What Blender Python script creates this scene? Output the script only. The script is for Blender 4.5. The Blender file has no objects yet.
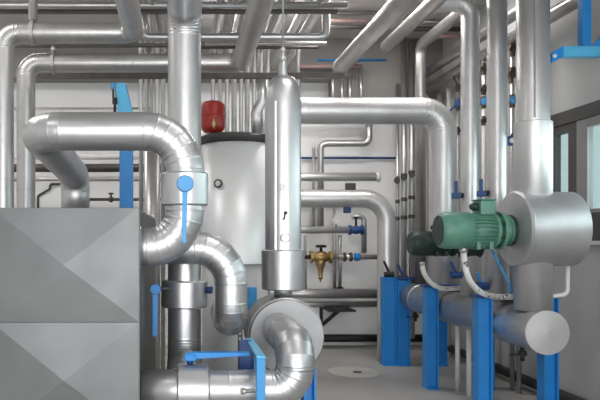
import bpy, bmesh, math
from mathutils import Vector, Matrix

SC = bpy.context.scene
COL = SC.collection
F, VX, VY, EYE = 650.0, 182.0, 235.0, 1.6      # focal length (px of a 600x400 frame), vanishing point, eye height (m)


def P(x, y, Y):
    """World point that stands at depth Y on the sight line through photo position x, y."""
    return Vector(((x - VX) / F * Y, Y, EYE + (VY - y) / F * Y))


def XX(x, Y): return (x - VX) / F * Y
def ZZ(y, Y): return EYE + (VY - y) / F * Y
def S(px, Y): return px * Y / F


# ------------------------------------------------------------------ materials
def principled(name):
    m = bpy.data.materials.new(name)
    m.use_nodes = True
    nt = m.node_tree
    return m, nt, nt.nodes['Principled BSDF']


def noise(nt, scale, detail=3.0, coord='Object', stretch=None):
    tc = nt.nodes.new('ShaderNodeTexCoord')
    n = nt.nodes.new('ShaderNodeTexNoise')
    n.inputs['Scale'].default_value = scale
    n.inputs['Detail'].default_value = detail
    src = tc.outputs[coord]
    if stretch:
        mp = nt.nodes.new('ShaderNodeMapping')
        mp.inputs['Scale'].default_value = stretch
        nt.links.new(src, mp.inputs['Vector'])
        src = mp.outputs['Vector']
    nt.links.new(src, n.inputs['Vector'])
    return n.outputs['Fac']


def ramp(nt, fac, a, b, p0=0.3, p1=0.7):
    r = nt.nodes.new('ShaderNodeValToRGB')
    r.color_ramp.elements[0].position = p0
    r.color_ramp.elements[1].position = p1
    r.color_ramp.elements[0].color = (*a, 1)
    r.color_ramp.elements[1].color = (*b, 1)
    nt.links.new(fac, r.inputs['Fac'])
    return r.outputs['Color']


def mat(name, a, b=None, rough=0.5, metal=0.0, scale=8.0, rvar=0.0, bump=0.0, bscale=40.0, stretch=None, spec=None):
    m, nt, p = principled(name)
    p.inputs['Metallic'].default_value = metal
    p.inputs['Roughness'].default_value = rough
    if spec is not None:
        p.inputs['Specular IOR Level'].default_value = spec
    b = b or tuple(c * 0.9 for c in a)
    f = noise(nt, scale, stretch=stretch)
    nt.links.new(ramp(nt, f, a, b), p.inputs['Base Color'])
    if rvar:
        mr = nt.nodes.new('ShaderNodeMapRange')
        mr.inputs['To Min'].default_value = rough - rvar
        mr.inputs['To Max'].default_value = rough + rvar
        nt.links.new(noise(nt, scale * 1.7), mr.inputs['Value'])
        nt.links.new(mr.outputs['Result'], p.inputs['Roughness'])
    if bump:
        bn = nt.nodes.new('ShaderNodeBump')
        bn.inputs['Strength'].default_value = bump
        bn.inputs['Distance'].default_value = 0.01
        nt.links.new(noise(nt, bscale), bn.inputs['Height'])
        nt.links.new(bn.outputs['Normal'], p.inputs['Normal'])
    return m


M = {
    'alu': mat('aluminium_cladding', (0.57, 0.57, 0.575), (0.51, 0.51, 0.52), 0.37, 0.88, 5, 0.06, 0.10, 18),
    'alu_dull': mat('dull_aluminium_cladding', (0.56, 0.55, 0.545), (0.48, 0.47, 0.465), 0.38, 0.90, 6, 0.06, 0.10, 20),
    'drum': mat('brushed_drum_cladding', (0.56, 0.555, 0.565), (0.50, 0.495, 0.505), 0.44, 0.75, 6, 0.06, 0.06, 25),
    'alu_soft': mat('soft_aluminium_cladding', (0.70, 0.695, 0.695), (0.63, 0.625, 0.625), 0.40, 0.72, 5, 0.06, 0.08, 18),
    'alu_dark': mat('dark_aluminium', (0.47, 0.455, 0.44), (0.38, 0.365, 0.355), 0.36, 0.92, 6, 0.06, 0.10, 20),  # darker aluminium for the overhead pipe runs
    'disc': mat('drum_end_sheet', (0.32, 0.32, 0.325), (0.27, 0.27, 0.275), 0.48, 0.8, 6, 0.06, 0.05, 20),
    'cyan': mat('lit_bright_blue_paint', (0.10, 0.47, 0.76), (0.085, 0.42, 0.69), 0.35, 0.0, 8),  # blue lightened for faces that catch the light
    'grille': mat('motor_grille', (0.09, 0.125, 0.11), (0.07, 0.10, 0.09), 0.55, 0.2, 14),
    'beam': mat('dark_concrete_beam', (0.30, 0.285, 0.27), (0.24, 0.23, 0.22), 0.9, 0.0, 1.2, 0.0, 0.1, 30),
    'steel': mat('grey_steel_pipe', (0.56, 0.54, 0.52), (0.45, 0.43, 0.42), 0.45, 0.8, 9, 0.08),
    'galv': mat('galvanised_sheet', (0.205, 0.21, 0.213), (0.16, 0.164, 0.168), 0.46, 0.55, 3, 0.08, 0.04, 12),
    'tank': mat('tank_jacket', (0.86, 0.86, 0.86), (0.81, 0.81, 0.81), 0.40, 0.3, 4, 0.05),
    'tank_grey': mat('tank_lower_grey', (0.52, 0.52, 0.52), (0.46, 0.46, 0.46), 0.5, 0.3, 4),
    'band': mat('dark_band', (0.055, 0.05, 0.05), (0.04, 0.036, 0.036), 0.5, 0.0, 6),
    'blue': mat('blue_paint', (0.018, 0.25, 0.66), (0.015, 0.215, 0.59), 0.38, 0.0, 6, 0.06),
    'blue_light': mat('light_blue_lever', (0.05, 0.31, 0.66), (0.04, 0.27, 0.60), 0.35, 0.0, 12),
    'blue_dark': mat('dark_blue_plastic', (0.02, 0.065, 0.22), (0.015, 0.05, 0.17), 0.4, 0.0, 12),
    'green': mat('motor_green', (0.115, 0.275, 0.205), (0.09, 0.23, 0.17), 0.42, 0.0, 10, 0.05),
    'green_dark': mat('dark_green_motor', (0.022, 0.045, 0.035), (0.016, 0.034, 0.027), 0.5, 0.0, 10),
    'red': mat('red_enamel', (0.33, 0.020, 0.014), (0.28, 0.016, 0.011), 0.35, 0.0, 8),
    'black': mat('black_rubber', (0.018, 0.017, 0.017), (0.012, 0.012, 0.012), 0.6, 0.0, 12),
    'strut': mat('dark_strut', (0.11, 0.10, 0.095), (0.08, 0.075, 0.07), 0.5, 0.6, 12),
    'brass': mat('brass', (0.52, 0.36, 0.16), (0.40, 0.27, 0.11), 0.38, 0.9, 20),
    'bronze': mat('dark_bronze', (0.16, 0.12, 0.08), (0.10, 0.08, 0.06), 0.45, 0.7, 20),
    'white': mat('white_plastic', (0.74, 0.73, 0.71), (0.66, 0.65, 0.63), 0.45, 0.0, 10),
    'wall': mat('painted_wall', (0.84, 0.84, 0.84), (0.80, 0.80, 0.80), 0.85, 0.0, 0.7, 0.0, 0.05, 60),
    'wall_grey': mat('dimmed_wall_paint', (0.48, 0.48, 0.475), (0.44, 0.44, 0.435), 0.85, 0.0, 0.7, 0.0, 0.05, 60),  # greyed to paint in the dimmer light on the window wall
    'ceiling': mat('concrete_ceiling', (0.52, 0.50, 0.48), (0.44, 0.425, 0.41), 0.9, 0.0, 1.2, 0.0, 0.1, 30),
    'floor': mat('concrete_floor', (0.40, 0.385, 0.365), (0.33, 0.32, 0.305), 0.55, 0.0, 1.6, 0.08, 0.03, 50),
    'cover': mat('pale_cover', (0.52, 0.50, 0.47), (0.46, 0.445, 0.42), 0.65, 0.0, 5),
    'frame': mat('window_frame', (0.075, 0.070, 0.067), (0.065, 0.061, 0.058), 0.45, 0.1, 4),
    'frame_mid': mat('window_casement', (0.27, 0.265, 0.26), (0.24, 0.235, 0.23), 0.45, 0.1, 4),
    'sill': mat('window_sill', (0.60, 0.59, 0.57), (0.55, 0.54, 0.52), 0.5, 0.0, 4),
    'pinkish': mat('faded_red_pipe', (0.42, 0.29, 0.28), (0.34, 0.23, 0.22), 0.5, 0.3, 9),
}


def glass_mat():
    m = bpy.data.materials.new('window_glass')
    m.use_nodes = True
    nt = m.node_tree
    nt.nodes.clear()
    out = nt.nodes.new('ShaderNodeOutputMaterial')
    mix = nt.nodes.new('ShaderNodeMixShader')
    tr = nt.nodes.new('ShaderNodeBsdfTransparent')
    gl = nt.nodes.new('ShaderNodeBsdfGlossy')
    mix.inputs['Fac'].default_value = 0.07
    tr.inputs['Color'].default_value = (0.86, 0.93, 0.93, 1)
    gl.inputs['Roughness'].default_value = 0.05
    nt.links.new(tr.outputs['BSDF'], mix.inputs[1])
    nt.links.new(gl.outputs['BSDF'], mix.inputs[2])
    nt.links.new(mix.outputs['Shader'], out.inputs['Surface'])
    return m


M['glass'] = glass_mat()


# ------------------------------------------------------------------ object helpers
def tag(o, label=None, cat=None, group=None, kind=None):
    if label: o['label'] = label
    if cat: o['category'] = cat
    if group: o['group'] = group
    if kind: o['kind'] = kind
    return o


WORLD = {}                       # world position of every object's origin


def link(name, bm, material, parent=None, smooth_angle=None):
    """Links a bmesh given in world coordinates as ONE mesh object with its origin at its base."""
    lo = Vector((1e9,) * 3); hi = Vector((-1e9,) * 3)
    for v in bm.verts:
        for i in range(3):
            lo[i] = min(lo[i], v.co[i]); hi[i] = max(hi[i], v.co[i])
    org = Vector(((lo.x + hi.x) / 2, (lo.y + hi.y) / 2, lo.z))
    for v in bm.verts:
        v.co -= org
    me = bpy.data.meshes.new(name)
    bm.to_mesh(me); bm.free()
    me.materials.append(M[material] if isinstance(material, str) else material)
    o = bpy.data.objects.new(name, me)
    COL.objects.link(o)
    WORLD[o.name] = org
    if parent is not None:
        o.parent = parent
        o.location = org - WORLD[parent.name]
    else:
        o.location = org
    return o


def thing(name, label, cat, loc, group=None):
    o = bpy.data.objects.new(name, None)
    o.empty_display_size = 0.1
    COL.objects.link(o)
    o.location = loc
    WORLD[o.name] = Vector(loc)
    return tag(o, label, cat, group)


def ring_basis(t):
    t = t.normalized()
    a = Vector((0, 0, 1)) if abs(t.z) < 0.9 else Vector((0, 1, 0))
    u = t.cross(a).normalized()
    return u, t.cross(u).normalized()


def add_lathe(bm, prof, org, axis, n=32, cap=True, crease=True):
    """prof: list of (radius, distance along the axis)."""
    axis = Vector(axis).normalized(); org = Vector(org)
    u, w = ring_basis(axis)
    def ring(r, h):
        return [bm.verts.new(org + axis * h + (u * math.cos(2 * math.pi * i / n) + w * math.sin(2 * math.pi * i / n)) * r) for i in range(n)]
    prev = None
    first = last = None
    for k in range(len(prof) - 1):
        (r0, h0), (r1, h1) = prof[k], prof[k + 1]
        # a fresh ring where the profile turns sharply keeps the edge crisp
        if prev is None:
            prev = ring(max(r0, 1e-4), h0)
            first = prev
        elif crease:
            (rp, hp) = prof[k - 1]
            a = math.atan2(r0 - rp, h0 - hp); b = math.atan2(r1 - r0, h1 - h0)
            if abs(a - b) > 0.6:
                prev = ring(max(r0, 1e-4), h0)
        nxt = ring(max(r1, 1e-4), h1)
        for i in range(n):
            f = bm.faces.new((prev[i], prev[(i + 1) % n], nxt[(i + 1) % n], nxt[i]))
            f.smooth = True
        prev = nxt
        last = nxt
    if cap:
        if prof[0][0] > 1e-3: bm.faces.new(list(reversed(first)))
        if prof[-1][0] > 1e-3: bm.faces.new(last)
    return bm


def lathe(name, prof, org, axis, material, parent=None, n=32):
    bm = bmesh.new()
    add_lathe(bm, prof, org, axis, n)
    bmesh.ops.recalc_face_normals(bm, faces=bm.faces)
    return link(name, bm, material, parent)


def add_box(bm, lo, hi, bevel=0.0):
    lo, hi = Vector(lo), Vector(hi)
    r = bmesh.ops.create_cube(bm, size=1.0)
    vs = r['verts']
    for v in vs:
        v.co = Vector(((lo.x + hi.x) / 2 + v.co.x * (hi.x - lo.x), (lo.y + hi.y) / 2 + v.co.y * (hi.y - lo.y), (lo.z + hi.z) / 2 + v.co.z * (hi.z - lo.z)))
    if bevel:
        es = list({e for v in vs for e in v.link_edges})
        bmesh.ops.bevel(bm, geom=es, offset=bevel, segments=2, affect='EDGES', profile=0.5)
    return bm


def boxo(name, lo, hi, material, parent=None, bevel=0.0):
    bm = bmesh.new(); add_box(bm, lo, hi, bevel)
    return link(name, bm, material, parent)


def add_prism(bm, pts, vec):
    vec = Vector(vec)
    a = [bm.verts.new(Vector(p)) for p in pts]
    b = [bm.verts.new(Vector(p) + vec) for p in pts]
    n = len(a)
    bm.faces.new(a); bm.faces.new(list(reversed(b)))
    for i in range(n):
        bm.faces.new((a[i], b[i], b[(i + 1) % n], a[(i + 1) % n]))
    return bm


def prism(name, pts, vec, material, parent=None, bevel=0.0):
    bm = bmesh.new(); add_prism(bm, pts, vec)
    if bevel:
        bmesh.ops.bevel(bm, geom=list(bm.edges), offset=bevel, segments=2, affect='EDGES', profile=0.5)
    bmesh.ops.recalc_face_normals(bm, faces=bm.faces)
    return link(name, bm, material, parent)


def add_tube(bm, pts, r, bend=0.0, n=24, seam=None, beads=False, elbow_n=7, bead_h=0.0025, bead_w=0.005, caps=True, r_end=None):
    """A pipe along pts with its corners bent to a radius; beads are the raised joints of the sheet cladding."""
    pts = [Vector(p) for p in pts]
    bends = bend if isinstance(bend, (list, tuple)) else [bend] * max(0, len(pts) - 2)
    st = []                                                    # stations: position, tangent, bead
    segs = [(pts[i + 1] - pts[i]) for i in range(len(pts) - 1)]
    cut = [0.0] * len(pts)
    for i in range(1, len(pts) - 1):
        a, b = segs[i - 1].normalized(), segs[i].normalized()
        ang = a.angle(b)
        cut[i] = bends[i - 1] * math.tan(ang / 2)
    for i in range(len(segs)):
        t = segs[i].normalized()
        s = pts[i] + t * cut[i]
        e = pts[i + 1] - t * cut[i + 1]
        L = (e - s).dot(t)
        st.append((s, t, beads and i > 0))
        if seam:
            k = max(1, int(round(L / seam)))
            for q in range(1, k):
                st.append((s + t * (L * q / k), t, True))
        st.append((e, t, beads and i < len(segs) - 1))
        if i < len(segs) - 1:
            b = segs[i + 1].normalized()
            ang = t.angle(b)
            if ang < 1e-3: continue
            axis = t.cross(b).normalized()
            R = bends[i]
            inward = axis.cross(t).normalized()
            c = e + inward * R
            for q in range(1, elbow_n):
                rot = Matrix.Rotation(ang * q / elbow_n, 3, axis)
                st.append((c + rot @ (e - c), rot @ t, beads))
    rings_def = []
    for (p, t, bd) in st:
        if bd:
            rings_def += [(p - t * bead_w * 1.8, t, 0), (p - t * bead_w, t, 0), (p, t, bead_h), (p + t * bead_w, t, 0), (p + t * bead_w * 1.8, t, 0)]
        else:
            rings_def.append((p, t, 0))
    total = len(rings_def)
    u, w = ring_basis(rings_def[0][1])
    tprev = rings_def[0][1]
    rings = []
    for k, (p, t, dr) in enumerate(rings_def):
        if tprev.angle(t) > 1e-5:
            q = tprev.rotation_difference(t)
            u = (q @ u); u = (u - t * u.dot(t)).normalized()
            w = t.cross(u).normalized()
        else:
            w = t.cross(u).normalized()
        tprev = t
        rr = r if r_end is None else r + (r_end - r) * k / max(1, total - 1)
        rings.append([bm.verts.new(p + (u * math.cos(2 * math.pi * i / n) + w * math.sin(2 * math.pi * i / n)) * (rr + dr)) for i in range(n)])
    for a, b in zip(rings, rings[1:]):
        for i in range(n):
            f = bm.faces.new((a[i], a[(i + 1) % n], b[(i + 1) % n], b[i]))
            f.smooth = True
    if caps:
        bm.faces.new(list(reversed(rings[0]))); bm.faces.new(rings[-1])
    return bm


def tube(name, pts, r, material, bend=0.0, parent=None, **kw):
    bm = bmesh.new()
    add_tube(bm, pts, r, bend, **kw)
    return link(name, bm, material, parent)


def smooth_curve(pts, k=8):
    """Catmull-Rom through pts."""
    pts = [Vector(p) for p in pts]
    q = [pts[0] * 2 - pts[1]] + pts + [pts[-1] * 2 - pts[-2]]
    out = []
    for i in range(1, len(q) - 2):
        for j in range(k):
            t = j / k
            out.append(0.5 * ((2 * q[i]) + (q[i + 1] - q[i - 1]) * t + (2 * q[i - 1] - 5 * q[i] + 4 * q[i + 1] - q[i + 2]) * t * t + (3 * q[i] - q[i - 1] - 3 * q[i + 1] + q[i + 2]) * t ** 3))
    out.append(pts[-1])
    return out


def hose(name, pts, r, material, parent=None, n=12, k=8):
    return tube(name, smooth_curve(pts, k), r, material, 0.0, parent, n=n)


def pipe(name, label, pts, r, material='alu', bend=None, group=None, **kw):
    o = tube(name, pts, r, material, 1.4 * r if bend is None else bend, **kw)
    return tag(o, label, 'pipe', group)


def collar(parent, org, axis, r, length, material='alu', name='collar', n=32):
    b = min(0.008, length * 0.15)
    return lathe(name, [(0.6 * r, 0), (r - b, 0), (r, b), (r, length - b), (r - b, length), (0.6 * r, length)], org, axis, material, parent, n)


# ------------------------------------------------------------------ room
BACK, RIGHT, LEFT, FRONT, CEIL = 9.45, 3.65, -4.2, -3.0, 4.35
def struct(name, lo, hi, m, bevel=0.0):
    return tag(boxo(name, lo, hi, m, None, bevel), kind='structure')

struct('floor', (LEFT - .2, FRONT - .2, -0.2), (RIGHT + .2, BACK + .2, 0), 'floor')
struct('ceiling', (LEFT - .2, FRONT - .2, CEIL), (RIGHT + .2, BACK + .2, CEIL + 0.2), 'ceiling')
struct('wall_back', (LEFT - .2, BACK, 0), (RIGHT + .2, BACK + .2, CEIL), 'wall')
struct('wall_left', (LEFT - .2, FRONT, 0), (LEFT, BACK, CEIL), 'wall')
struct('wall_front', (LEFT - .2, FRONT - .2, 0), (RIGHT + .2, FRONT, CEIL), 'wall')
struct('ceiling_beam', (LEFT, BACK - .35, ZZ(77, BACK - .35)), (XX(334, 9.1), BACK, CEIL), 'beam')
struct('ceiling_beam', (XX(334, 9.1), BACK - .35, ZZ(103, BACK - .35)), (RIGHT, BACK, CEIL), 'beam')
# right wall with its window band
WY0, WY1 = -1.0, 6.60
WZ0, WZ1 = EYE - 0.05, EYE + 1.18
bm = bmesh.new()
add_box(bm, (RIGHT, FRONT, 0), (RIGHT + .13, BACK, WZ0))
add_box(bm, (RIGHT, FRONT, WZ1), (RIGHT + .13, BACK, CEIL))
add_box(bm, (RIGHT, WY1, WZ0), (RIGHT + .13, BACK, WZ1))
add_box(bm, (RIGHT, FRONT, WZ0), (RIGHT + .13, WY0, WZ1))
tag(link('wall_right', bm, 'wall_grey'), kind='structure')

win = bpy.data.objects.new('window_1', None); COL.objects.link(win)
win.location = (RIGHT, WY1, WZ0); WORLD['window_1'] = Vector(win.location); tag(win, kind='structure')
GX = RIGHT + 0.03
bm = bmesh.new()
add_box(bm, (RIGHT - 0.012, WY0, EYE + 1.055), (RIGHT + .14, WY1, WZ1), .004)
add_box(bm, (RIGHT + 0.004, WY1 - .08, WZ0), (RIGHT + .14, WY1, EYE + 1.055), .004)
add_box(bm, (RIGHT + 0.004, WY0, WZ0), (RIGHT + .14, WY1 - .08, EYE + .20), .004)
link('window_frame', bm, 'frame', win)
boxo('window_sill', (RIGHT - 0.06, WY0, WZ0 - .035), (RIGHT + .02, WY1 + .02, WZ0 - .002), 'sill', win, .004)
y1 = WY1 - .08
for k, (y0, m_) in enumerate(((6.02, 'frame'), (4.85, 'frame_mid'), (3.85, 'frame_mid'), (2.85, 'frame_mid'), (1.85, 'frame_mid'), (0.85, 'frame_mid'), (WY0, 'frame_mid'))):
    f0, f1 = (.13, .16) if k == 0 else (.06, .16 if k == 1 else .06)
    bm = bmesh.new()
    add_box(bm, (RIGHT + .002, y0, EYE + .20), (RIGHT + .06, y0 + f0, EYE + 1.055), .004)
    add_box(bm, (RIGHT + .002, y1 - f1, EYE + .20), (RIGHT + .06, y1, EYE + 1.055), .004)
    add_box(bm, (RIGHT + .002, y0 + f0, EYE + .975), (RIGHT + .06, y1 - f1, EYE + 1.055), .004)
    add_box(bm, (RIGHT + .002, y0 + f0, EYE + .20), (RIGHT + .06, y1 - f1, EYE + .235), .004)
    c = link('casement', bm, m_, win)
    boxo('pane', (GX - .006, y0 + f0, EYE + .235), (GX + .006, y1 - f1, EYE + .975), 'glass', c)
    y1 = y0

# ------------------------------------------------------------------ sheet metal cabinet, lower left
BX0, BX1, BY0, BY1, BZ = XX(-8, 3.16), XX(138, 3.16), 3.16, 5.15, ZZ(207.5, 3.16)
cab = thing('metal_cabinet', 'large grey sheet metal cabinet with diagonally creased panels in the lower left corner', 'cabinet', ((BX0 + BX1) / 2, (BY0 + BY1) / 2, 0))
boxo('cabinet_shell', (BX0, BY0 + .015, 0.06), (BX1, BY1, BZ), 'galv', cab, .006)
def cross_panel(z0, z1, rise=0.034):
    bm = bmesh.new()
    c = bm.verts.new(((BX0 + BX1) / 2, BY0 - rise, (z0 + z1) / 2))
    q = [bm.verts.new((x, BY0, z)) for x, z in ((BX0, z0), (BX1, z0), (BX1, z1), (BX0, z1))]
    b = [bm.verts.new((v.co.x, BY0 + .014, v.co.z)) for v in q]
    for i in range(4):
        bm.faces.new((q[i], q[(i + 1) % 4], c))
        bm.faces.new((q[i], b[i], b[(i + 1) % 4], q[(i + 1) % 4]))
    bm.faces.new(b)
    bmesh.ops.recalc_face_normals(bm, faces=bm.faces)
    return link('front_panel', bm, 'galv', cab)
zm_ = ZZ(322, BY0)
zs = [BZ, zm_, zm_ - (BZ - zm_), 0.08]
for a, b in zip(zs, zs[1:]):
    cross_panel(b + .003, a - .003)
boxo('plinth', (BX0 + .03, BY0 + .05, 0), (BX1 - .03, BY1 - .05, .06), 'black', cab)
boxo('side_trim', (BX1 - .004, BY0 + .004, .06), (BX1 + .008, BY0 + .03, BZ - .004), 'galv', cab, .003)
# thin darker sheet over the side that faces the pipes
boxo('side_panel', (BX1 + .001, BY0 + .035, .08), (BX1 + .006, BY1 - .02, BZ - .02), 'strut', cab)


# ------------------------------------------------------------------ levers and valves
def lever_handle(parent, hub, hub_axis, hub_r, tip, width, material='blue_light', thick=0.008, name='lever'):
    """A round hub with a flat lever from it, as on a butterfly valve."""
    hub = Vector(hub); tip = Vector(tip); ax = Vector(hub_axis).normalized()
    h = lathe('lever_hub', [(0.5 * hub_r, -.03), (0.55 * hub_r, 0), (hub_r, 0), (hub_r, .022), (hub_r * .9, .028), (0.01, .028)], hub, ax, material, parent, 24)
    d = (tip - hub).normalized()
    sd = d.cross(ax).normalized()
    p0 = hub + ax * .012
    pts = [p0 + sd * width * .5, p0 - sd * width * .5, p0 + d * (tip - hub).length - sd * width * .38, p0 + d * (tip - hub).length + sd * width * .38]
    l = prism(name, pts, ax * thick, material, parent, .002)
    return h, l


# ------------------------------------------------------------------ foreground pipes
YA = 3.3; rA = S(19.2, YA)
pA = pipe('insulated_pipe', 'thick silver insulated pipe looping in an S above and beside the grey cabinet',
          [P(137.5, 247, YA), P(185, 247, YA), P(185, 131.5, YA), P(37, 131.5, YA), Vector((XX(41, YA) - .022, 4.5, ZZ(176, 4.5))), Vector((XX(41, YA) - .022, 4.5, BZ))],
          rA, 'alu', [0.185, 0.20, 0.125, 0.13], seam=0.42, beads=True, elbow_n=6, n=40)
collar(pA, P(185, 206, YA), (0, 0, 1), S(23.5, YA), S(33, YA), name='valve_jacket')
lever_handle(pA, P(185, 186, YA) + Vector((0, -S(23.5, YA) - .022, 0)), (0, -1, 0), S(8.5, 3.1), P(184, 243, 3.15), S(5.6, 3.1))
collar(pA, P(136, 247, YA) + Vector((.008, 0, 0)), (1, 0, 0), rA * 1.12, .02, name='wall_rosette')
collar(pA, Vector((XX(41, YA) - .022, 4.5, BZ)), (0, 0, 1), rA * 1.1, .02, name='base_rosette')

YB = 3.66; rB = S(16.8, YB)
pB = pipe('insulated_pipe', 'silver insulated pipe curving down like a hook behind the blue hanging lever',
          [Vector((BX1 + .008, YB, ZZ(247.5, YB))), P(230.5, 247.5, YB), P(230.5, 321, YB), P(230.5, 321, YB) + Vector((0, .42, -.0))],
          rB, 'alu', [0.20, 0.10], seam=0.5, beads=True, elbow_n=6, n=36)

YC = 3.95; rC = S(16.6, YC)
zD = ZZ(389, YA)
pC = pipe('insulated_pipe', 'tall upright silver pipe rising to the ceiling behind the S bend',
          [Vector((XX(184.5, YC), YA + rA * .93, zD)), Vector((XX(184.5, YC), YC, zD)), P(184.5, 12, YC), P(184.5, 12, YC) + Vector((.0, FRONT - YC, .0))],
          rC, 'alu', [0.16, 0.15], seam=0.75, beads=True, elbow_n=7, n=36)
collar(pC, P(184.5, 307, YC), (0, 0, 1), S(23, YC), S(27, YC), name='valve_jacket')
lever_handle(pC, P(155.5, 289, 3.78), (0, -1, 0), S(5.5, 3.78), P(155, 336, 3.78), S(6, 3.78), 'blue')
lathe('lever_stem', [(.008, 0), (.008, .16)], P(156, 289, 3.82), (1, .45, 0), 'strut', pC, 12)
lathe('position_knob', [(.02, 0), (.022, .03), (.012, .035)], P(207, 290, 3.9), (1, -.3, 0), 'blue_dark', pC, 16)

pD = pipe('insulated_pipe', 'silver segmented pipe along the bottom edge that bends up into the round drum',
          [Vector((BX1 + .008, YA, zD)), Vector((0.575, YA, zD)), Vector((0.575, YA, EYE - .56)), Vector((0.575, 3.85, EYE - .56))],
          rA, 'alu', [0.118, 0.108], seam=0.24, beads=True, elbow_n=4, n=40)
collar(pD, P(177, 389, YA), (1, 0, 0), S(25, YA), S(32, YA), name='valve_jacket')
vz = P(190, 389, YA) + Vector((0, 0, S(25, YA)))
lathe('lever_stem', [(.016, 0), (.016, .05)], vz, (0, 0, 1), 'blue_dark', pD, 16)
boxo('lever_hub', vz + Vector((-.03, -.035, .02)), vz + Vector((.032, .03, .055)), 'blue', pD, .006)
prism('lever', [vz + Vector((-.01, -.03, .028)), vz + Vector((.30, -.026, .045)), vz + Vector((.30, -.026, .063)), vz + Vector((-.01, -.03, .062))], (0, .045, 0), 'blue', pD, .003)
lathe('drain_stub', [(.011, 0), (.011, .05), (.016, .05), (.016, .066)], P(252, 386, YA) + Vector((0, -rA, 0)), (-1, -.25, 0), 'steel', pD, 12)

# round drum and separator column
DC = Vector((XX(287, 3.85), 3.85, ZZ(337, 3.85)))
rd = S(37.5, 3.85)
YE = 4.06; XE = XX(283, YE); rE = S(17.8, YE)
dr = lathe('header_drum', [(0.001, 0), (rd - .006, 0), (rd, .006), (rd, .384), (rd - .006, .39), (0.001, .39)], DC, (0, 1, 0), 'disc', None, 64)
tag(dr, 'round silver drum end facing forward behind the bottom pipe bend', 'drum')
lathe('rim_bead', [(rd, 0), (rd + .006, .006), (rd + .006, .018), (rd, .024)], DC + Vector((0, .03, 0)), (0, 1, 0), 'drum', dr, 64)
boxo('seam_strip', (DC.x - rd + .01, DC.y - .004, DC.z - .125), (DC.x - .11, DC.y + .002, DC.z - .119), 'drum', dr)
zn = DC.z + math.sqrt(max(0, rd ** 2 - .0001)) - .002
sep = lathe('separator_column', [(S(9, YE), 0), (S(9, YE), ZZ(290, YE) - zn), (rE, ZZ(288, YE) - zn), (rE, ZZ(104, YE) - zn),
                                 (rE * .985, ZZ(97, YE) - zn), (rE * .93, ZZ(89, YE) - zn), (rE * .80, ZZ(82.5, YE) - zn), (rE * .58, ZZ(78, YE) - zn), (rE * .26, ZZ(75.5, YE) - zn),
                                 (rE * .22, ZZ(64, YE) - zn), (rE * .22, ZZ(62, YE) - zn)], (XE, YE, zn), (0, 0, 1), 'alu', None, 40)
tag(sep, 'tall silver separator column with a domed top standing on the round drum', 'tank')
collar(sep, (XE, YE, ZZ(289.5, YE)), (0, 0, 1), S(21.5, YE), S(40, YE), name='cladding_collar')
lathe('air_vent', [(.022, 0), (.022, .03), (.012, .03), (.012, .06), (.018, .065), (.018, .085), (.006, .09)], (XE, YE, ZZ(62, YE)), (0, 0, 1), 'steel', sep, 16)
th = lathe('thermometer', [(.006, 0), (.006, .03), (.011, .03), (.011, .04)], P(285, 213, YE - rE) + Vector((0, .012, 0)), (0, -1, 0), 'black', sep, 12)
tube('probe_hook', [P(285, 214, YE - rE - .03), P(284.5, 219, YE - rE - .03), P(282.5, 219, YE - rE - .03)], .005, 'black', .008, sep, n=8)
lathe('inspection_cap', [(.028, 0), (.028, .016), (.024, .02), (.001, .02)], P(285, 238, YE - rE) + Vector((0, .006, 0)), (0, -1, 0), 'drum', sep, 24)
lathe('inspection_cap', [(.02, 0), (.02, .018), (.001, .018)], P(283, 187, YE - rE) + Vector((0, .006, 0)), (0, -1, 0), 'white', sep, 20)
boxo('seam_strip', (XE - .066, YE - rE * .86 - .004, ZZ(250, YE)), (XE - .054, YE - rE * .84, ZZ(104, YE)), 'alu', sep)
rod = tube('hanger_rod', [(XE - S(5, YE), YE + .02, ZZ(40, YE)), (XE - S(5, YE), YE + .02, CEIL)], .006, 'steel', n=8)
rod2 = None
bpy.data.objects.remove(rod)
hr = tube('vent_line', [(XE, YE, ZZ(49, YE)), (XE - .004, YE, CEIL)], .006, 'steel', n=10)
tag(hr, 'thin straight rod rising from the domed column to the ceiling', 'rod')
eb = pipe('elbow_pipe', 'short dull bent pipe poking out left of the domed column', [P(262, 80, 4.9), P(262, 101, 4.9), P(256, 112, 4.9), P(256, 134, 4.9) + Vector((0, .0, 0))], S(5, 4.9), 'alu_dull', .08, n=20)

# ------------------------------------------------------------------ blue support frames in the foreground
sf = thing('pipe_support', 'blue steel support frame straddling the bottom pipe left of the drum', 'support', (XX(260, 3.1), 3.3, 0))
x0, x1 = XX(256, 3.1), XX(265, 3.1)
zt = ZZ(358, 3.1)
boxo('front_post', (x0, 3.08, 0), (x1, 3.125, zt), 'blue_light', sf, .003)
boxo('top_arm', (x0, 3.08, zt), (x1, 3.62, zt + .014), 'cyan', sf, .003)  # lighter blue paints in window light reflected off the top
bm = bmesh.new()
add_box(bm, (x0, 3.57, 0), (x1, 3.62, zt))
link('rear_post', bm, 'blue_dark', sf)
boxo('stop_plate', (x0 - .045, 3.50, zt - .15), (x0 + .02, 3.515, zt + .02), 'blue_dark', sf, .003)
bm = bmesh.new()
sx = XX(240.5, 3.7)
add_box(bm, (sx - .012, 3.70, 0), (sx - .008, 3.74, ZZ(332, 3.7)))
add_box(bm, (sx + .008, 3.70, 0), (sx + .012, 3.74, ZZ(332, 3.7)))
zz = 0.03
while zz < ZZ(334, 3.7):
    add_box(bm, (sx - .009, 3.702, zz), (sx + .009, 3.706, zz + .016)); zz += .034
st = link('slotted_strut', bm, 'strut')
tag(st, 'dark upright slotted strut between the hooked pipe and the drum', 'strut')

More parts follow.
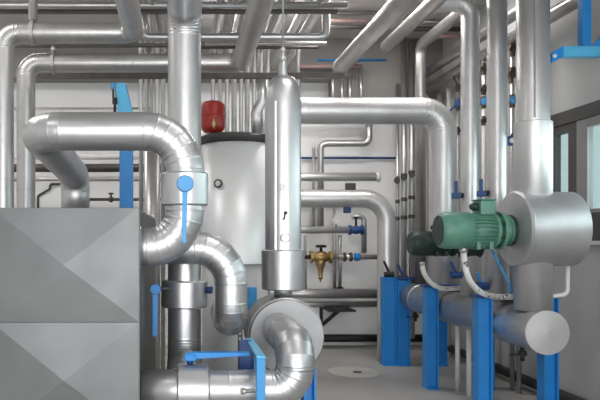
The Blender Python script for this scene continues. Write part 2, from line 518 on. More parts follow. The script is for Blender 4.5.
ds = thing('drum_support', 'short blue steel leg under the right side of the round drum', 'support', (XX(308, 3.95), 3.95, 0))
for nm, a, b in (('flange', 302.5, 304.5), ('flange', 312.5, 314.5)):
    boxo(nm, (XX(a, 3.95), 3.90, .012), (XX(b, 3.95), 4.0, ZZ(366, 3.95)), 'blue', ds)
boxo('web', (XX(304.5, 3.95), 3.945, .012), (XX(312.5, 3.95), 3.955, ZZ(366, 3.95)), 'blue', ds)
boxo('base_plate', (XX(300, 3.95), 3.87, 0), (XX(317, 3.95), 4.03, .012), 'blue', ds)

bp = thing('blue_post', 'blue steel post half hidden between the hooked pipe and the column', 'post', (XX(252, 4.9), 4.9, 0))
boxo('post', (XX(247.5, 4.9), 4.87, .012), (XX(256.5, 4.9), 4.94, ZZ(287, 4.9)), 'blue_light', bp, .004)
boxo('base_plate', (XX(243, 4.9), 4.83, 0), (XX(261, 4.9), 4.98, .012), 'blue', bp)

# blue post with gusset behind the S pipe
gp = thing('blue_post', 'tall blue post with a sloping gusset top behind the thick horizontal pipe', 'post', (XX(126.5, 5.5), 5.5, 0))
YP = 5.5
boxo('post', (XX(120, YP), YP - .05, .012), (XX(133, YP), YP + .05, ZZ(113, YP)), 'blue', gp, .005)
boxo('base_plate', (XX(112, YP), YP - .1, 0), (XX(141, YP), YP + .1, .012), 'blue', gp)
prism('gusset', [P(116, 84, YP) + Vector((0, -.045, 0)), P(125, 84, YP) + Vector((0, -.045, 0)), P(133, 113, YP) + Vector((0, -.045, 0)), P(118, 113, YP) + Vector((0, -.045, 0))], (0, .012, 0), 'cyan', gp)
prism('gusset', [P(119, 84, YP) + Vector((0, .035, 0)), P(126, 84, YP) + Vector((0, .035, 0)), P(133, 113, YP) + Vector((0, .035, 0)), P(120, 113, YP) + Vector((0, .035, 0))], (0, .012, 0), 'blue', gp)
prism('web', [P(123, 85, YP) + Vector((0, -.033, 0)), P(125, 85, YP) + Vector((0, -.033, 0)), P(133, 113, YP) + Vector((0, -.033, 0)), P(130, 113, YP) + Vector((0, -.033, 0))], (0, .068, 0), 'blue', gp)
boxo('top_hook', (XX(111.5, YP), YP - .05, ZZ(90, YP)), (XX(117, YP), YP + .05, ZZ(84, YP)), 'blue_light', gp, .003)
boxo('rear_lug', (XX(112.5, YP), YP - .03, ZZ(99, YP)), (XX(117, YP), YP + .03, ZZ(90, YP)), 'black', gp, .003)
lathe('rod_bolt', [(.012, 0), (.012, .10), (.022, .10), (.022, .15)], P(115.5, 117, YP) + Vector((0, -.05, 0)), (0, 0, 1), 'black', gp, 12)
lathe('threaded_rod', [(.006, 0), (.006, .30)], P(115.5, 119, YP) + Vector((0, -.05, 0)), (0, 0, 1), 'steel', gp, 8)

# ------------------------------------------------------------------ hot water tank and red vessel
YT = 5.6; XT = XX(235, YT); rT = S(35, YT)
zt0, zt1 = ZZ(263, YT), ZZ(146, YT - .0)
tk = thing('water_tank', 'large round silver jacketed water tank with a dark rim behind the column', 'tank', (XT, YT, 0))
lathe('jacket', [(rT - .004, 0), (rT, .004), (rT, zt1 - zt0)], (XT, YT, zt0), (0, 0, 1), 'tank', tk, 64)
lathe('lower_section', [(rT - .02, 0), (rT - .02, zt0 + .002)], (XT, YT, 0), (0, 0, 1), 'tank_grey', tk, 64)  # lower tank coloured greyer than the jacket above
lathe('rim', [(rT + .006, 0), (rT + .006, .068), (rT - .01, .078), (0.001, .085)], (XT, YT, zt1), (0, 0, 1), 'band', tk, 64)
gx = XX(217, YT)
gy = YT - math.sqrt(max(.001, rT ** 2 - (gx - XT) ** 2))
gd = Vector((gx - XT, gy - YT, 0)).normalized()
lathe('thermometer', [(.034, -.02), (.036, .018), (.028, .022), (.026, .014), (.001, .014)], (gx, gy, ZZ(183.5, gy)), gd, 'strut', tk, 24)
lathe('dial', [(.024, 0), (.024, .004), (.001, .004)], Vector((gx, gy, ZZ(183.5, gy))) + gd * .012, gd, 'white', tk, 24)
ztop = zt1 + .085
rv = thing('expansion_vessel', 'small round red expansion vessel standing on top of the water tank', 'vessel', (XX(213, 5.7), 5.7, ztop))
RX, RYv = XX(213, 5.7), 5.62
RX = XX(213, RYv)
rr = S(12, RYv)
zb = ztop - .002
hv = ZZ(101.5, RYv) - zb
lathe('vessel_body', [(.02, 0), (.02, .03), (rr * .7, .035), (rr * .93, .06), (rr, .085), (rr, hv - .05), (rr * .93, hv - .022), (rr * .7, hv - .004), (.001, hv)], (RX, RYv, zb), (0, 0, 1), 'red', rv, 40)
lathe('weld_bead', [(rr, 0), (rr + .004, .006), (rr + .004, .012), (rr, .018)], (RX, RYv, zb + hv * .55), (0, 0, 1), 'red', rv, 40)
lathe('fill_valve', [(.012, 0), (.012, .03), (.02, .03), (.02, .06), (.01, .065), (.01, .10)], (RX, RYv - rr - .012, zb + .045), (0, 0, 1), 'brass', rv, 12)

# ------------------------------------------------------------------ left ceiling pipes
Y2 = 5.0; r2 = S(10.2, Y2)
pL1 = pipe('insulated_pipe', 'silver pipe rising at the left edge, uppermost of the two bends at the top left',
           [Vector((XX(3.5, Y2), Y2, 0)), P(3.5, 33, Y2), P(134.5, 33, Y2), Vector((XX(134.5, Y2), FRONT, ZZ(33, Y2)))], r2, 'alu_dull', [.12, .10], seam=.9, beads=True, elbow_n=8, n=32)
Y1 = 5.75; r1 = S(9.2, Y1)
pL2 = pipe('insulated_pipe', 'silver pipe rising second from the left edge and crossing above the gusset post',
           [Vector((XX(26, Y1), Y1, 0)), P(26, 63, Y1), P(240.5, 63, Y1), Vector((XX(240.5, Y1), FRONT, ZZ(63, Y1)))], r1, 'alu_dull', [.12, .11], seam=1.0, beads=True, elbow_n=8, n=32)
def hanger(px, pipe_y, Y, r, label, rod_r=.02, top=CEIL):
    z = ZZ(pipe_y, Y)
    h = thing('pipe_hanger', label, 'hanger', (XX(px, Y), Y, z))
    lathe('rod', [(rod_r, 0), (rod_r, top - z - r - .012)], (XX(px, Y), Y, z + r + .012), (0, 0, 1), 'steel', h, 16)
    bm = bmesh.new()
    n = 28
    for i in range(n):
        a0, a1 = 2 * math.pi * i / n, 2 * math.pi * (i + 1) / n
        q = []
        for rr_ in (r + .001, r + .012):
            for a in (a0, a1):
                for dx in (-.015, .015):
                    q.append((XX(px, Y) + dx, Y + math.sin(a) * rr_, z + math.cos(a) * rr_))
        vs = [bm.verts.new(v) for v in q]
        bm.faces.new((vs[4], vs[5], vs[7], vs[6])); bm.faces.new((vs[0], vs[2], vs[3], vs[1]))
        bm.faces.new((vs[0], vs[4], vs[6], vs[2])); bm.faces.new((vs[1], vs[3], vs[7], vs[5]))
    bmesh.ops.remove_doubles(bm, verts=bm.verts, dist=1e-5)
    bmesh.ops.recalc_face_normals(bm, faces=bm.faces)
    link('clamp_ring', bm, 'steel', h)
    return h
hanger(33, 33, Y2, r2 + .004, 'pale thick hanger tube above the uppermost left pipe', S(4.6, Y2))
hanger(53.5, 63, Y1, r1 + .004, 'short pale hanger tube above the second left pipe', S(3.0, Y1), ZZ(45.8, 5.73))

# ------------------------------------------------------------------ overhead rails and small pipes
pipe('ceiling_pipe', 'slim pale pipe running straight across just below the ceiling at the top', [Vector((LEFT, 6.2, ZZ(5.5, 6.2))), P(347, 5.5, 6.2)], S(3.6, 6.2), 'alu_dull', n=16)
tag(boxo('support_rail', P(-60, 12.5, 6.25), P(338, 8.8, 6.25) + Vector((0, .05, 0)), 'strut'), 'dark steel rail right below the topmost crossing pipe', 'rail')
tag(boxo('support_rail', P(14, 46, 5.73), P(168, 43, 5.73) + Vector((0, .05, 0)), 'strut'), 'thin dark rail between the two left ceiling pipes', 'rail')
tag(boxo('support_rail', P(34, 78, 6.6), P(345, 72.5, 6.6) + Vector((0, .05, 0)), 'strut'), 'dark steel rail holding the row of slim upright pipes behind the tank', 'rail')
Y3 = 6.5
pipe('ceiling_pipe', 'pale slim pipe turning up at both ends, crossing behind the tall upright pipe',
     [Vector((XX(143, Y3), Y3, CEIL)), P(143, 37.2, Y3), P(326, 37.2, Y3), Vector((XX(326, Y3), Y3, CEIL))], S(4.0, Y3), 'alu', .07, n=20)
pipe('ceiling_pipe', 'slimmer grey pipe directly under the pale pipe with upturned ends', [P(205, 43.6, 6.62), P(326, 43.6, 6.62)], S(2.0, 6.62), 'steel', n=14)
pipe('ceiling_pipe', 'dull dark crossing pipe under the two slim pipes', [P(200, 47.5, 6.7), P(318, 47.5, 6.7)], S(1.6, 6.7), 'strut', n=12)
RISERS = ((141, 2.3, 'first slim upright pipe from the left in the row behind the tank'),
          (157, 2.6, 'second slim upright pipe, just left of the tall thick pipe'),
          (213, 2.0, 'slim upright pipe directly behind the red vessel'),
          (227, 2.2, 'slim upright pipe just right of the red vessel'),
          (241, 2.0, 'slim upright pipe second to the right of the red vessel'),
          (254, 1.9, 'slim upright pipe showing left of the column dome'),
          (267.5, 2.0, 'slim upright pipe behind the left shoulder of the column dome'),
          (298, 2.3, 'slim upright pipe just right of the column dome'))
for px, ww, lab in RISERS:
    Yr = 7.3
    zb_ = ZZ(111, 7.07) + .155 if px > 290 else 0
    pipe('riser_pipe', lab, [Vector((XX(px, Yr), 4.7, ZZ(38.5, Yr))), P(px, 38.5, Yr), Vector((XX(px, Yr), Yr, zb_))], S(ww, Yr), 'alu_dull', .07, 'slim upright pipes behind the tank', n=14)
BACKROW = ((146.5, 2.2, 'dark slim upright in the back row, first from the left'), (151.5, 1.8, 'dark slim upright in the back row, second from the left'),
           (163, 2.2, 'dark slim upright in the back row beside the tall thick pipe'), (220, 2.0, 'dark slim upright in the back row at the vessel edge'),
           (234, 2.6, 'dark slim upright in the back row above the tank middle'), (247, 2.4, 'dark slim upright in the back row above the tank right half'),
           (260.5, 2.4, 'dark slim upright in the back row left of the column'))
for px, ww, lab in BACKROW:
    Yr = 7.75
    pipe('riser_pipe', lab, [Vector((XX(px, Yr), 5.4, ZZ(49, Yr))), P(px, 49, Yr), Vector((XX(px, Yr), Yr, 0))], S(ww, Yr), 'steel', .07, 'dark upright pipes of the back row', n=14)

for k, (xx, lab) in enumerate(((0.17, 'first pipe from the left in the bundle running back under the ceiling'), (0.39, 'second pipe in the bundle under the ceiling, right of the tall thick pipe'),
                               (0.62, 'third pipe in the bundle under the ceiling, left of the slanting left pipe'), (0.86, 'fourth pipe in the bundle under the ceiling, behind the slanting left pipe'),
                               (1.09, 'fifth pipe in the bundle under the ceiling, above the column dome'), (1.27, 'sixth pipe in the bundle under the ceiling, right of the thin rod'),
                               (1.44, 'rightmost pipe in the bundle under the ceiling'))):
    pipe('ceiling_pipe', lab, [Vector((xx, 5.0, EYE + 2.36)), Vector((xx, 9.05, EYE + 2.36))], .042, 'alu_soft', None, 'pipe bundle running back under the ceiling', n=18)
# wide dull upright behind the S bend
pipe('riser_pipe', 'dull upright pipe in the shade under the thick S bend', [Vector((XX(152, 6.3), 6.3, 0)), Vector((XX(152, 6.3), 6.3, ZZ(120, 6.3)))], S(8.3, 6.3), 'alu_dull', n=28)
# low pipes at the left behind the cabinet
pipe('wall_pipe', 'pale pipe along the back wall just under the thick horizontal pipe', [Vector((LEFT, 8.6, ZZ(157, 8.6))), P(205, 157, 8.6)], S(2.6, 8.6), 'white', n=14)
pipe('wall_pipe', 'thin grey pipe on the back wall just above the thick horizontal pipe', [Vector((LEFT, 9.2, ZZ(108.5, 9.2))), P(150, 108.5, 9.2)], S(1.1, 9.2), 'steel', n=10)
pipe('wall_pipe', 'dark thick pipe along the back wall behind the cabinet', [Vector((LEFT, 8.9, ZZ(168, 8.9))), P(205, 168, 8.9)], S(4.2, 8.9), 'strut', n=16)
pipe('wall_pipe', 'grey slim pipe along the back wall beneath the dark thick one', [Vector((LEFT, 8.7, ZZ(179, 8.7))), P(205, 179, 8.7)], S(2.4, 8.7), 'steel', n=14)
wv = pipe('wall_pipe', 'blackish slim pipe with a small tap low behind the cabinet', [P(88, 199.5, 8.8), P(205, 199.5, 8.8)], S(1.5, 8.8), 'strut', n=12)
lathe('tap', [(.03, -.03), (.045, 0), (.03, .03)], P(111, 199.5, 8.8), (1, 0, 0), 'bronze', wv, 16)
lathe('tap_knob', [(.012, 0), (.012, .07), (.035, .07), (.035, .09), (.001, .09)], P(111, 199.5, 8.8), (0, 0, 1), 'black', wv, 16)
tag(tube('conduit', [P(60, 184, 9.43), P(50, 184, 9.43), P(50, 189, 9.43), P(38, 196, 9.43), P(38, 230, 9.43)], S(1.2, 9.43), 'strut', .04, n=10), 'thin bent conduit on the back wall left of the dropping pipe', 'conduit')

# ------------------------------------------------------------------ right overhead pipes that run towards the back
def ypipe(label, x, y, Yend, rr_, material='alu_dark', Y0=FRONT, name='ceiling_pipe', down=None):
    e = P(x, y, Yend)
    pts = [Vector((e.x, Y0, e.z)), e]
    if down is not None:
        pts.append(Vector((e.x, Yend, down)))
    return pipe(name, label, pts, rr_, material, .09, n=24, seam=1.1)
b1 = ypipe('wide slanting overhead pipe with a capped end above the middle of the room', 341, 66, 7.5, .088)
collar(b1, P(341, 66, 7.5) + Vector((0, -.03, 0)), (0, 1, 0), .094, .045, 'alu_dull', 'end_cap')
ypipe('slanting overhead pipe second from the middle, ending near the right wall', 386, 46.5, 7.4, .068)
ypipe('slim slanting overhead pipe between the two thicker slanting ones', 391, 27, 6.6, .036)
ypipe('thin slanting overhead pipe right of the capped wide one', 371, 40, 7.3, .025, 'steel')
R1 = pipe('ceiling_pipe', 'pipe high along the right wall, lowest of the stacked overhead runs', [Vector((3.4, FRONT, EYE + 2.02)), Vector((3.4, 9.09, EYE + 2.02))], .064, 'alu_dark', n=24, seam=1.2)
pipe('ceiling_pipe', 'pipe high along the right wall just above the lowest overhead run', [Vector((3.3, FRONT, EYE + 2.19)), Vector((3.3, 9.09, EYE + 2.19))], .058, 'alu_dark', n=24, seam=1.2)
pipe('riser_pipe', 'olive grey pipe bending from the ceiling run down the back right corner',
     [Vector((2.88, FRONT, ZZ(45, 7.85))), Vector((2.88, 7.85, ZZ(45, 7.85))), Vector((2.88, 7.85, EYE - .76 + .16))], S(5.2, 8.0), 'alu_dark', .13, n=24)

# horizontals in the middle back near the ceiling
pipe('wall_pipe', 'slim pipe high on the back wall just right of the column dome, upper one', [P(296, 66.5, 9.0), P(362, 66.5, 9.0)], S(2.2, 9.1), 'pinkish', n=14)
pipe('wall_pipe', 'slim pipe high on the back wall right of the column dome, lower one', [P(296, 74.5, 9.0), P(356, 74.5, 9.0)], S(2.0, 9.1), 'steel', n=14)
for k, px in enumerate((333, 342, 350, 361)):
    pipe('pipe_stub', ['first small drop pipe from the left above the wide bend pipe', 'second small drop pipe above the wide bend pipe',
                       'third small drop pipe above the wide bend pipe', 'fourth and rightmost small drop pipe above the wide bend pipe'][k],
         [P(px, 66.5 if k in (0, 3) else 74.5, 9.0) + Vector((0, 0, -.03)), P(px, 108, 9.0)], S(1.8, 9.1), 'alu_dull', None, 'small drop pipes on the back wall', n=12)
pipe('wall_pipe', 'manifold pipe on the back wall mostly covered by the wide bend pipe', [P(310, 111, 9.0), P(372, 111, 9.0)], S(4, 9.1), 'alu_dull', n=16)
tag(tube('conduit', [P(318, 60, 9.08), P(386, 60, 9.08)], S(1.0, 9.08), 'blue', n=10), 'thin blue conduit high across the back beam', 'conduit')
tag(tube('conduit', [P(298, 158, 9.4), P(396, 158, 9.4)], S(1.1, 9.4), 'blue_dark', n=10), 'thin dark blue line across the pale back wall', 'conduit')
for k, (y, x0_, x1_, m_) in enumerate(((13, 200, 380, 'alu_dull'), (21, 322, 366, 'pinkish'), (27, 330, 372, 'strut'))):
    pipe('ceiling_pipe', ['pale crossing pipe high behind the slanting overhead pipes', 'faded reddish crossing pipe behind the slanting overhead pipe', 'short dark crossing pipe under the faded reddish one'][k],
         [P(x0_, y, 7.9), P(x1_, y, 7.9)], S(2.2, 7.9), m_, n=14)
for k, (y, x0_, x1_) in enumerate(((22, 402, 470), (29, 410, 470), (36, 424, 470))):
    pipe('ceiling_pipe', ['uppermost dark crossing pipe under the top right elbow', 'middle dark crossing pipe under the top right elbow', 'lowest reddish crossing pipe under the top right elbow'][k],
         [P(x0_, y, 8.3), P(x1_, y, 8.3)], S(2.4, 8.3), ['steel', 'strut', 'pinkish'][k], n=14)

# ------------------------------------------------------------------ wide bend pipe, second bend pipe
XH = 2.84
Y4 = 7.07; r4 = S(13.2, Y4)
zH = EYE - 0.76
rH = .168
pipe('insulated_pipe', 'wide silver pipe crossing right of the column and bending down behind the green motor',
     [Vector((XX(287, Y4), BACK - .01, ZZ(111, Y4))), P(287, 111, Y4), Vector((XH, Y4, ZZ(111, Y4))), Vector((XH, Y4, zH + rH * .9))], r4, 'alu_soft', [.2, .24], seam=.8, beads=True, elbow_n=9, n=36)
Y7 = 8.3; r7 = S(9.0, Y7)
pipe('insulated_pipe', 'silver pipe crossing at mid height and bending down behind the farthest blue post',
     [Vector((XX(284, Y7), BACK - .01, ZZ(198.5, Y7))), P(284, 198.5, Y7), P(386.5, 198.5, Y7), Vector((XX(386.5, Y7), Y7, .01))], r7, 'alu_soft', [.15, .30], seam=.7, beads=True, elbow_n=9, n=32)

h7 = bpy.data.objects['insulated_pipe.007']
boxo('pipe_clamp', P(345.5, 213, Y7 - .03), P(350, 207, Y7 + .03) + Vector((0, .06, 0)), 'blue_dark', h7, .006)
boxo('pipe_clamp', P(346, 190, Y7 - .05), P(356, 183, Y7 - .05) + Vector((0, .06, 0)), 'band', h7, .006)

# ------------------------------------------------------------------ back wall small pipe work
Y8 = 9.05
w8 = pipe('wall_pipe', 'pale pipe on the back wall just above the mid height bend pipe', [P(232, 177, Y8), P(380, 177, Y8)], S(4.3, Y8), 'alu_soft', n=18)
collar(w8, P(376, 177, Y8), (1, 0, 0), S(5.2, Y8), .05, 'white', 'end_cap')
pipe('wall_pipe', 'stepped pipe on the back wall that jogs left below the wide bend pipe',
     [P(369, 118, Y8 + .1), P(369, 143.5, Y8 + .1), P(320.5, 143.5, Y8 + .1), P(320.5, 226, Y8 + .1)], S(3.4, Y8), 'alu_dull', .09, n=18)
w9 = pipe('wall_pipe', 'pale pipe low on the back wall leading to a dark blue valve', [P(232, 230, Y8), P(350, 230, Y8)], S(3.6, Y8), 'alu_soft', n=18)
v9 = lathe('pipe_valve', [(S(3.4, Y8), -.10), (S(5, Y8), -.10), (S(5, Y8), -.07), (S(3.4, Y8), -.06), (S(4.5, Y8), 0), (S(3.4, Y8), .06), (S(5, Y8), .07), (S(5, Y8), .10), (S(3.4, Y8), .10)], P(356, 230, Y8), (1, 0, 0), 'blue_dark', None, 20)
tag(v9, 'dark blue valve on the back wall right of the pale low pipe', 'valve')
lathe('valve_stem', [(.015, 0), (.015, .10), (.03, .10), (.03, .13), (.001, .13)], P(356, 226, Y8), (0, 0, 1), 'black', v9, 12)
pipe('wall_pipe', 'small hooked pipe dropping right of the dark blue wall valve', [P(352, 216.5, Y8 + .1), P(364, 216.5, Y8 + .1), P(364, 253, Y8 + .1)], S(2.7, Y8), 'alu', .07, n=16)
gv = lathe('pressure_gauge', [(.05, 0), (.055, .03), (.045, .035), (.043, .028), (.001, .028)], P(336, 220.5, Y8 - .05), (0, -1, 0), 'white', None, 24)
tag(gv, 'small round gauge above the pale low wall pipe', 'gauge')
lathe('gauge_stem', [(.012, 0), (.012, .08)], P(336, 227, Y8 - .03), (0, 0, 1), 'brass', gv, 10)
# brass mixing valve
YM = 8.95
mz = thing('mixing_valve', 'brass mixing valve with a black handwheel on the back wall', 'valve', P(321, 276, YM))
lathe('valve_body', [(.055, -.15), (.085, -.15), (.085, -.115), (.05, -.11), (.075, -.05), (.085, 0), (.075, .05), (.05, .11), (.085, .115), (.085, .15), (.055, .15)], P(321, 257, YM), (1, 0, 0), 'brass', mz, 24)
lathe('cone_housing', [(.075, 0), (.07, -.08), (.045, -.15), (.03, -.21), (.03, -.27), (.012, -.28), (.012, -.33)], P(320.5, 258, YM), (0, 0, 1), 'brass', mz, 20)
lathe('drain_tip', [(.028, 0), (.028, -.10)], P(320.5, 272, YM), (0, 0, 1), 'bronze', mz, 14)
lathe('handwheel', [(.02, .08), (.02, .13), (.07, .13), (.075, .145), (.07, .165), (.001, .17)], P(321, 257, YM), (0, 0, 1), 'black', mz, 20)
pipe('wall_pipe', 'short pipe left of the brass mixing valve', [P(232, 257, YM), P(310.0, 257, YM)], S(2.2, YM), 'bronze', n=14)
wp = pipe('wall_pipe', 'pipe with dark unions right of the brass mixing valve', [P(332.2, 257, YM), P(379, 257, YM)], S(2.5, YM), 'alu_dull', n=14)
for px in (343, 349):
    lathe('union_nut', [(.04, 0), (.062, .005), (.062, .04), (.04, .045)], P(px, 257, YM), (1, 0, 0), 'bronze', wp, 8)
lathe('ball_valve', [(.04, 0), (.055, .02), (.055, .07), (.04, .09)], P(353.5, 257, YM), (1, 0, 0), 'blue', wp, 16)
for k, (px, y0, y1, ww, m_) in enumerate(((305.5, 236, 290, 1.3, 'steel'), (334.5, 208, 290, 1.8, 'steel'), (340, 235, 288, 1.8, 'alu_dull'), (313.8, 148, 228, 1.6, 'steel'))):
    o = pipe('riser_pipe', ['thin upright pipe left of the brass mixing valve', 'thin grey upright pipe right of the brass mixing valve', 'thin pale upright pipe with a black foot right of the mixing valve', 'thin grey upright pipe left of the stepped wall pipe'][k],
             [P(px, y0, Y8 + .22), P(px, y1, Y8 + .22)], S(ww, Y8), m_, n=12)
    if k == 2:
        lathe('rubber_foot', [(.05, 0), (.05, .05), (.03, .06)], P(px, 291, Y8 + .22), (0, 0, 1), 'black', o, 14)
pipe('wall_pipe', 'thick grey pipe low on the back wall, upper of the pair', [P(232, 293.5, 8.9), P(381, 293.5, 8.9)], S(4.8, 8.9), 'alu_dull', n=20)
pipe('wall_pipe', 'grey pipe low on the back wall, lower of the pair', [P(232, 304, 9.0), P(381, 304, 9.0)], S(3.2, 9.0), 'alu_dull', n=18)
tb = thing('wall_bracket', 'black triangular bracket under the pair of low wall pipes', 'bracket', P(322, 326, BACK - .02))
YK = 9.1
boxo('wall_leg', (XX(319.5, BACK), BACK - .03, ZZ(327, BACK)), (XX(322.5, BACK), BACK, ZZ(308.5, YK)), 'black', tb)
prism('brace', [P(320.5, 325, 9.40), P(323.5, 326.5, 9.40), P(343, 309.5, 9.40), P(338, 309, 9.40)], (0, .04, 0), 'black', tb)
boxo('arm', (XX(319.5, BACK), 8.85, ZZ(308.5, YK) - .02), (XX(345, BACK), BACK, ZZ(308.5, YK) + .005), 'black', tb)
# dark skirting pipes
tag(tube('skirting_pipe', [(XX(286, 9.36), 9.36, .115), (XX(430, 9.36) - .06, 9.36, .115)], .055, 'black', n=14), 'black insulated pipe along the foot of the back wall', 'pipe')
tag(tube('skirting_pipe', [(RIGHT - .1, 9.25, .10), (RIGHT - .1, 4.6, .10)], .05, 'black', n=14), 'black insulated pipe along the foot of the right wall', 'pipe')

# ------------------------------------------------------------------ header, pumps and risers on the right
hd = lathe('header_pipe', [(rH - .006, 0), (rH, .006), (rH, 3.1)], (XH, 5.05, zH), (0, 1, 0), 'alu_dull', None, 48)
tag(hd, 'long thick header pipe running back low at the right on blue posts', 'pipe')
lathe('end_disc', [(.001, -.012), (rH * .5, -.006), (rH + .004, -.001), (rH + .004, .018), (rH, .022)], (XH, 5.05, zH), (0, 1, 0), 'alu_soft', hd, 48)
for yy in (5.9, 6.8, 7.7):
    lathe('seam_bead', [(rH, -.012), (rH + .005, 0), (rH, .012)], (XH, yy, zH), (0, 1, 0), 'alu_dull', hd, 48)
def drop_valve(yy, label):
    v = thing('drain_valve', label, 'valve', (XH, yy, zH - rH - .12))
    lathe('valve_body', [(.016, 0), (.016, .04), (.032, .045), (.032, .08), (.016, .085), (.016, .122)], (XH, yy, zH - rH - .12), (0, 0, 1), 'black', v, 14)
    prism('lever', [(XH - .12, yy - .04, zH - rH - .07), (XH + .02, yy - .04, zH - rH - .075), (XH + .02, yy - .04, zH - rH - .065), (XH - .12, yy - .04, zH - rH - .055)], (0, .02, 0), 'black', v)
drop_valve(5.42, 'small black drain valve under the front end of the header pipe')
drop_valve(7.9, 'small black drain valve under the far end of the header pipe')
for k, px in enumerate((457.5, 469)):
    Yd = XH * F / (px - VX)
    pipe('drain_pipe', ['slim drain pipe under the header, farther of the two', 'slim drain pipe under the header, nearer of the two'][k],
         [Vector((XH, Yd, zH - rH + .004)), Vector((XH, Yd, .0))], .024, 'white', n=14)

def hpost(parent, x, y, z1, name='post', w=.125, d=.12, m='blue'):
    bm = bmesh.new()
    t = .014
    add_box(bm, (x - w / 2, y - d / 2, .014), (x - w / 2 + t, y + d / 2, z1))
    add_box(bm, (x + w / 2 - t, y - d / 2, .014), (x + w / 2, y + d / 2, z1))
    add_box(bm, (x - w / 2 + t, y - d * .16, .014), (x + w / 2 - t, y - d * .16 + t, z1))
    o = link(name, bm, m, parent)
    b = boxo('base_plate', (x - w * .52, y - d * .75, 0), (x + w * .52, y + d * .75, .014), m, o, .002)
    return o
for k, Yf in enumerate((5.65, 6.8, 8.0)):
    fr = thing('pipe_gantry', ['blue steel frame nearest the front carrying the header pipe', 'blue steel frame in the middle carrying the header pipe', 'farthest blue steel frame carrying the header pipe, with a wide front post'][k],
               'gantry', (2.89, Yf, 0))
    zt = EYE - .545
    xl = [2.612, 2.60, XX(402.5, 8.0)][k]
    hpost(fr, xl, Yf, zt, w=.155 if k == 2 else .125)
    if k == 2:
        hpost(fr, XX(389, 8.0), Yf + .02, zt + .03, w=.165)
    hpost(fr, 3.18, Yf, zt)
    boxo('cross_beam', (xl - .09, Yf - .05, zt), (3.27, Yf + .05, zt + .03), 'blue_dark', fr, .003)
    boxo('u_bolt_pad', (XH - .05, Yf - .04, zH + rH + .001), (XH + .05, Yf + .04, zt), 'strut', fr)

# front riser with pump drum
YV = 5.29
XV = XX(533, YV)
zDr = ZZ(229, YV)
r_up, r_lo = S(15.2, YV), S(17.6, YV)
rv1 = lathe('riser_pipe', [(r_lo, 0), (r_lo, ZZ(123, YV) - (zH + rH * .9)), (r_up, ZZ(122, YV) - (zH + rH * .9)), (r_up, CEIL - (zH + rH * .9))], (XV, YV, zH + rH * .9), (0, 0, 1), 'alu_soft', None, 44)
tag(rv1, 'thickest bright upright pipe at the right, passing through the pump drum', 'pipe')
rD = .302
lathe('pump_drum', [(.11, -.012), (.20, -.012), (rD - .008, 0), (rD, .008), (rD, .462), (rD - .01, .469), (.02, .477)], (2.69, YV, zDr), (1, 0, 0), 'drum', rv1, 64)
lathe('drum_bead', [(rD, 0), (rD + .006, .006), (rD + .006, .014), (rD, .02)], (2.70, YV, zDr), (1, 0, 0), 'drum', rv1, 64)
boxo('seam_strip', (XV - .055, YV - r_up - .004, ZZ(120, YV)), (XV - .045, YV - r_up + .02, CEIL), 'alu', rv1)
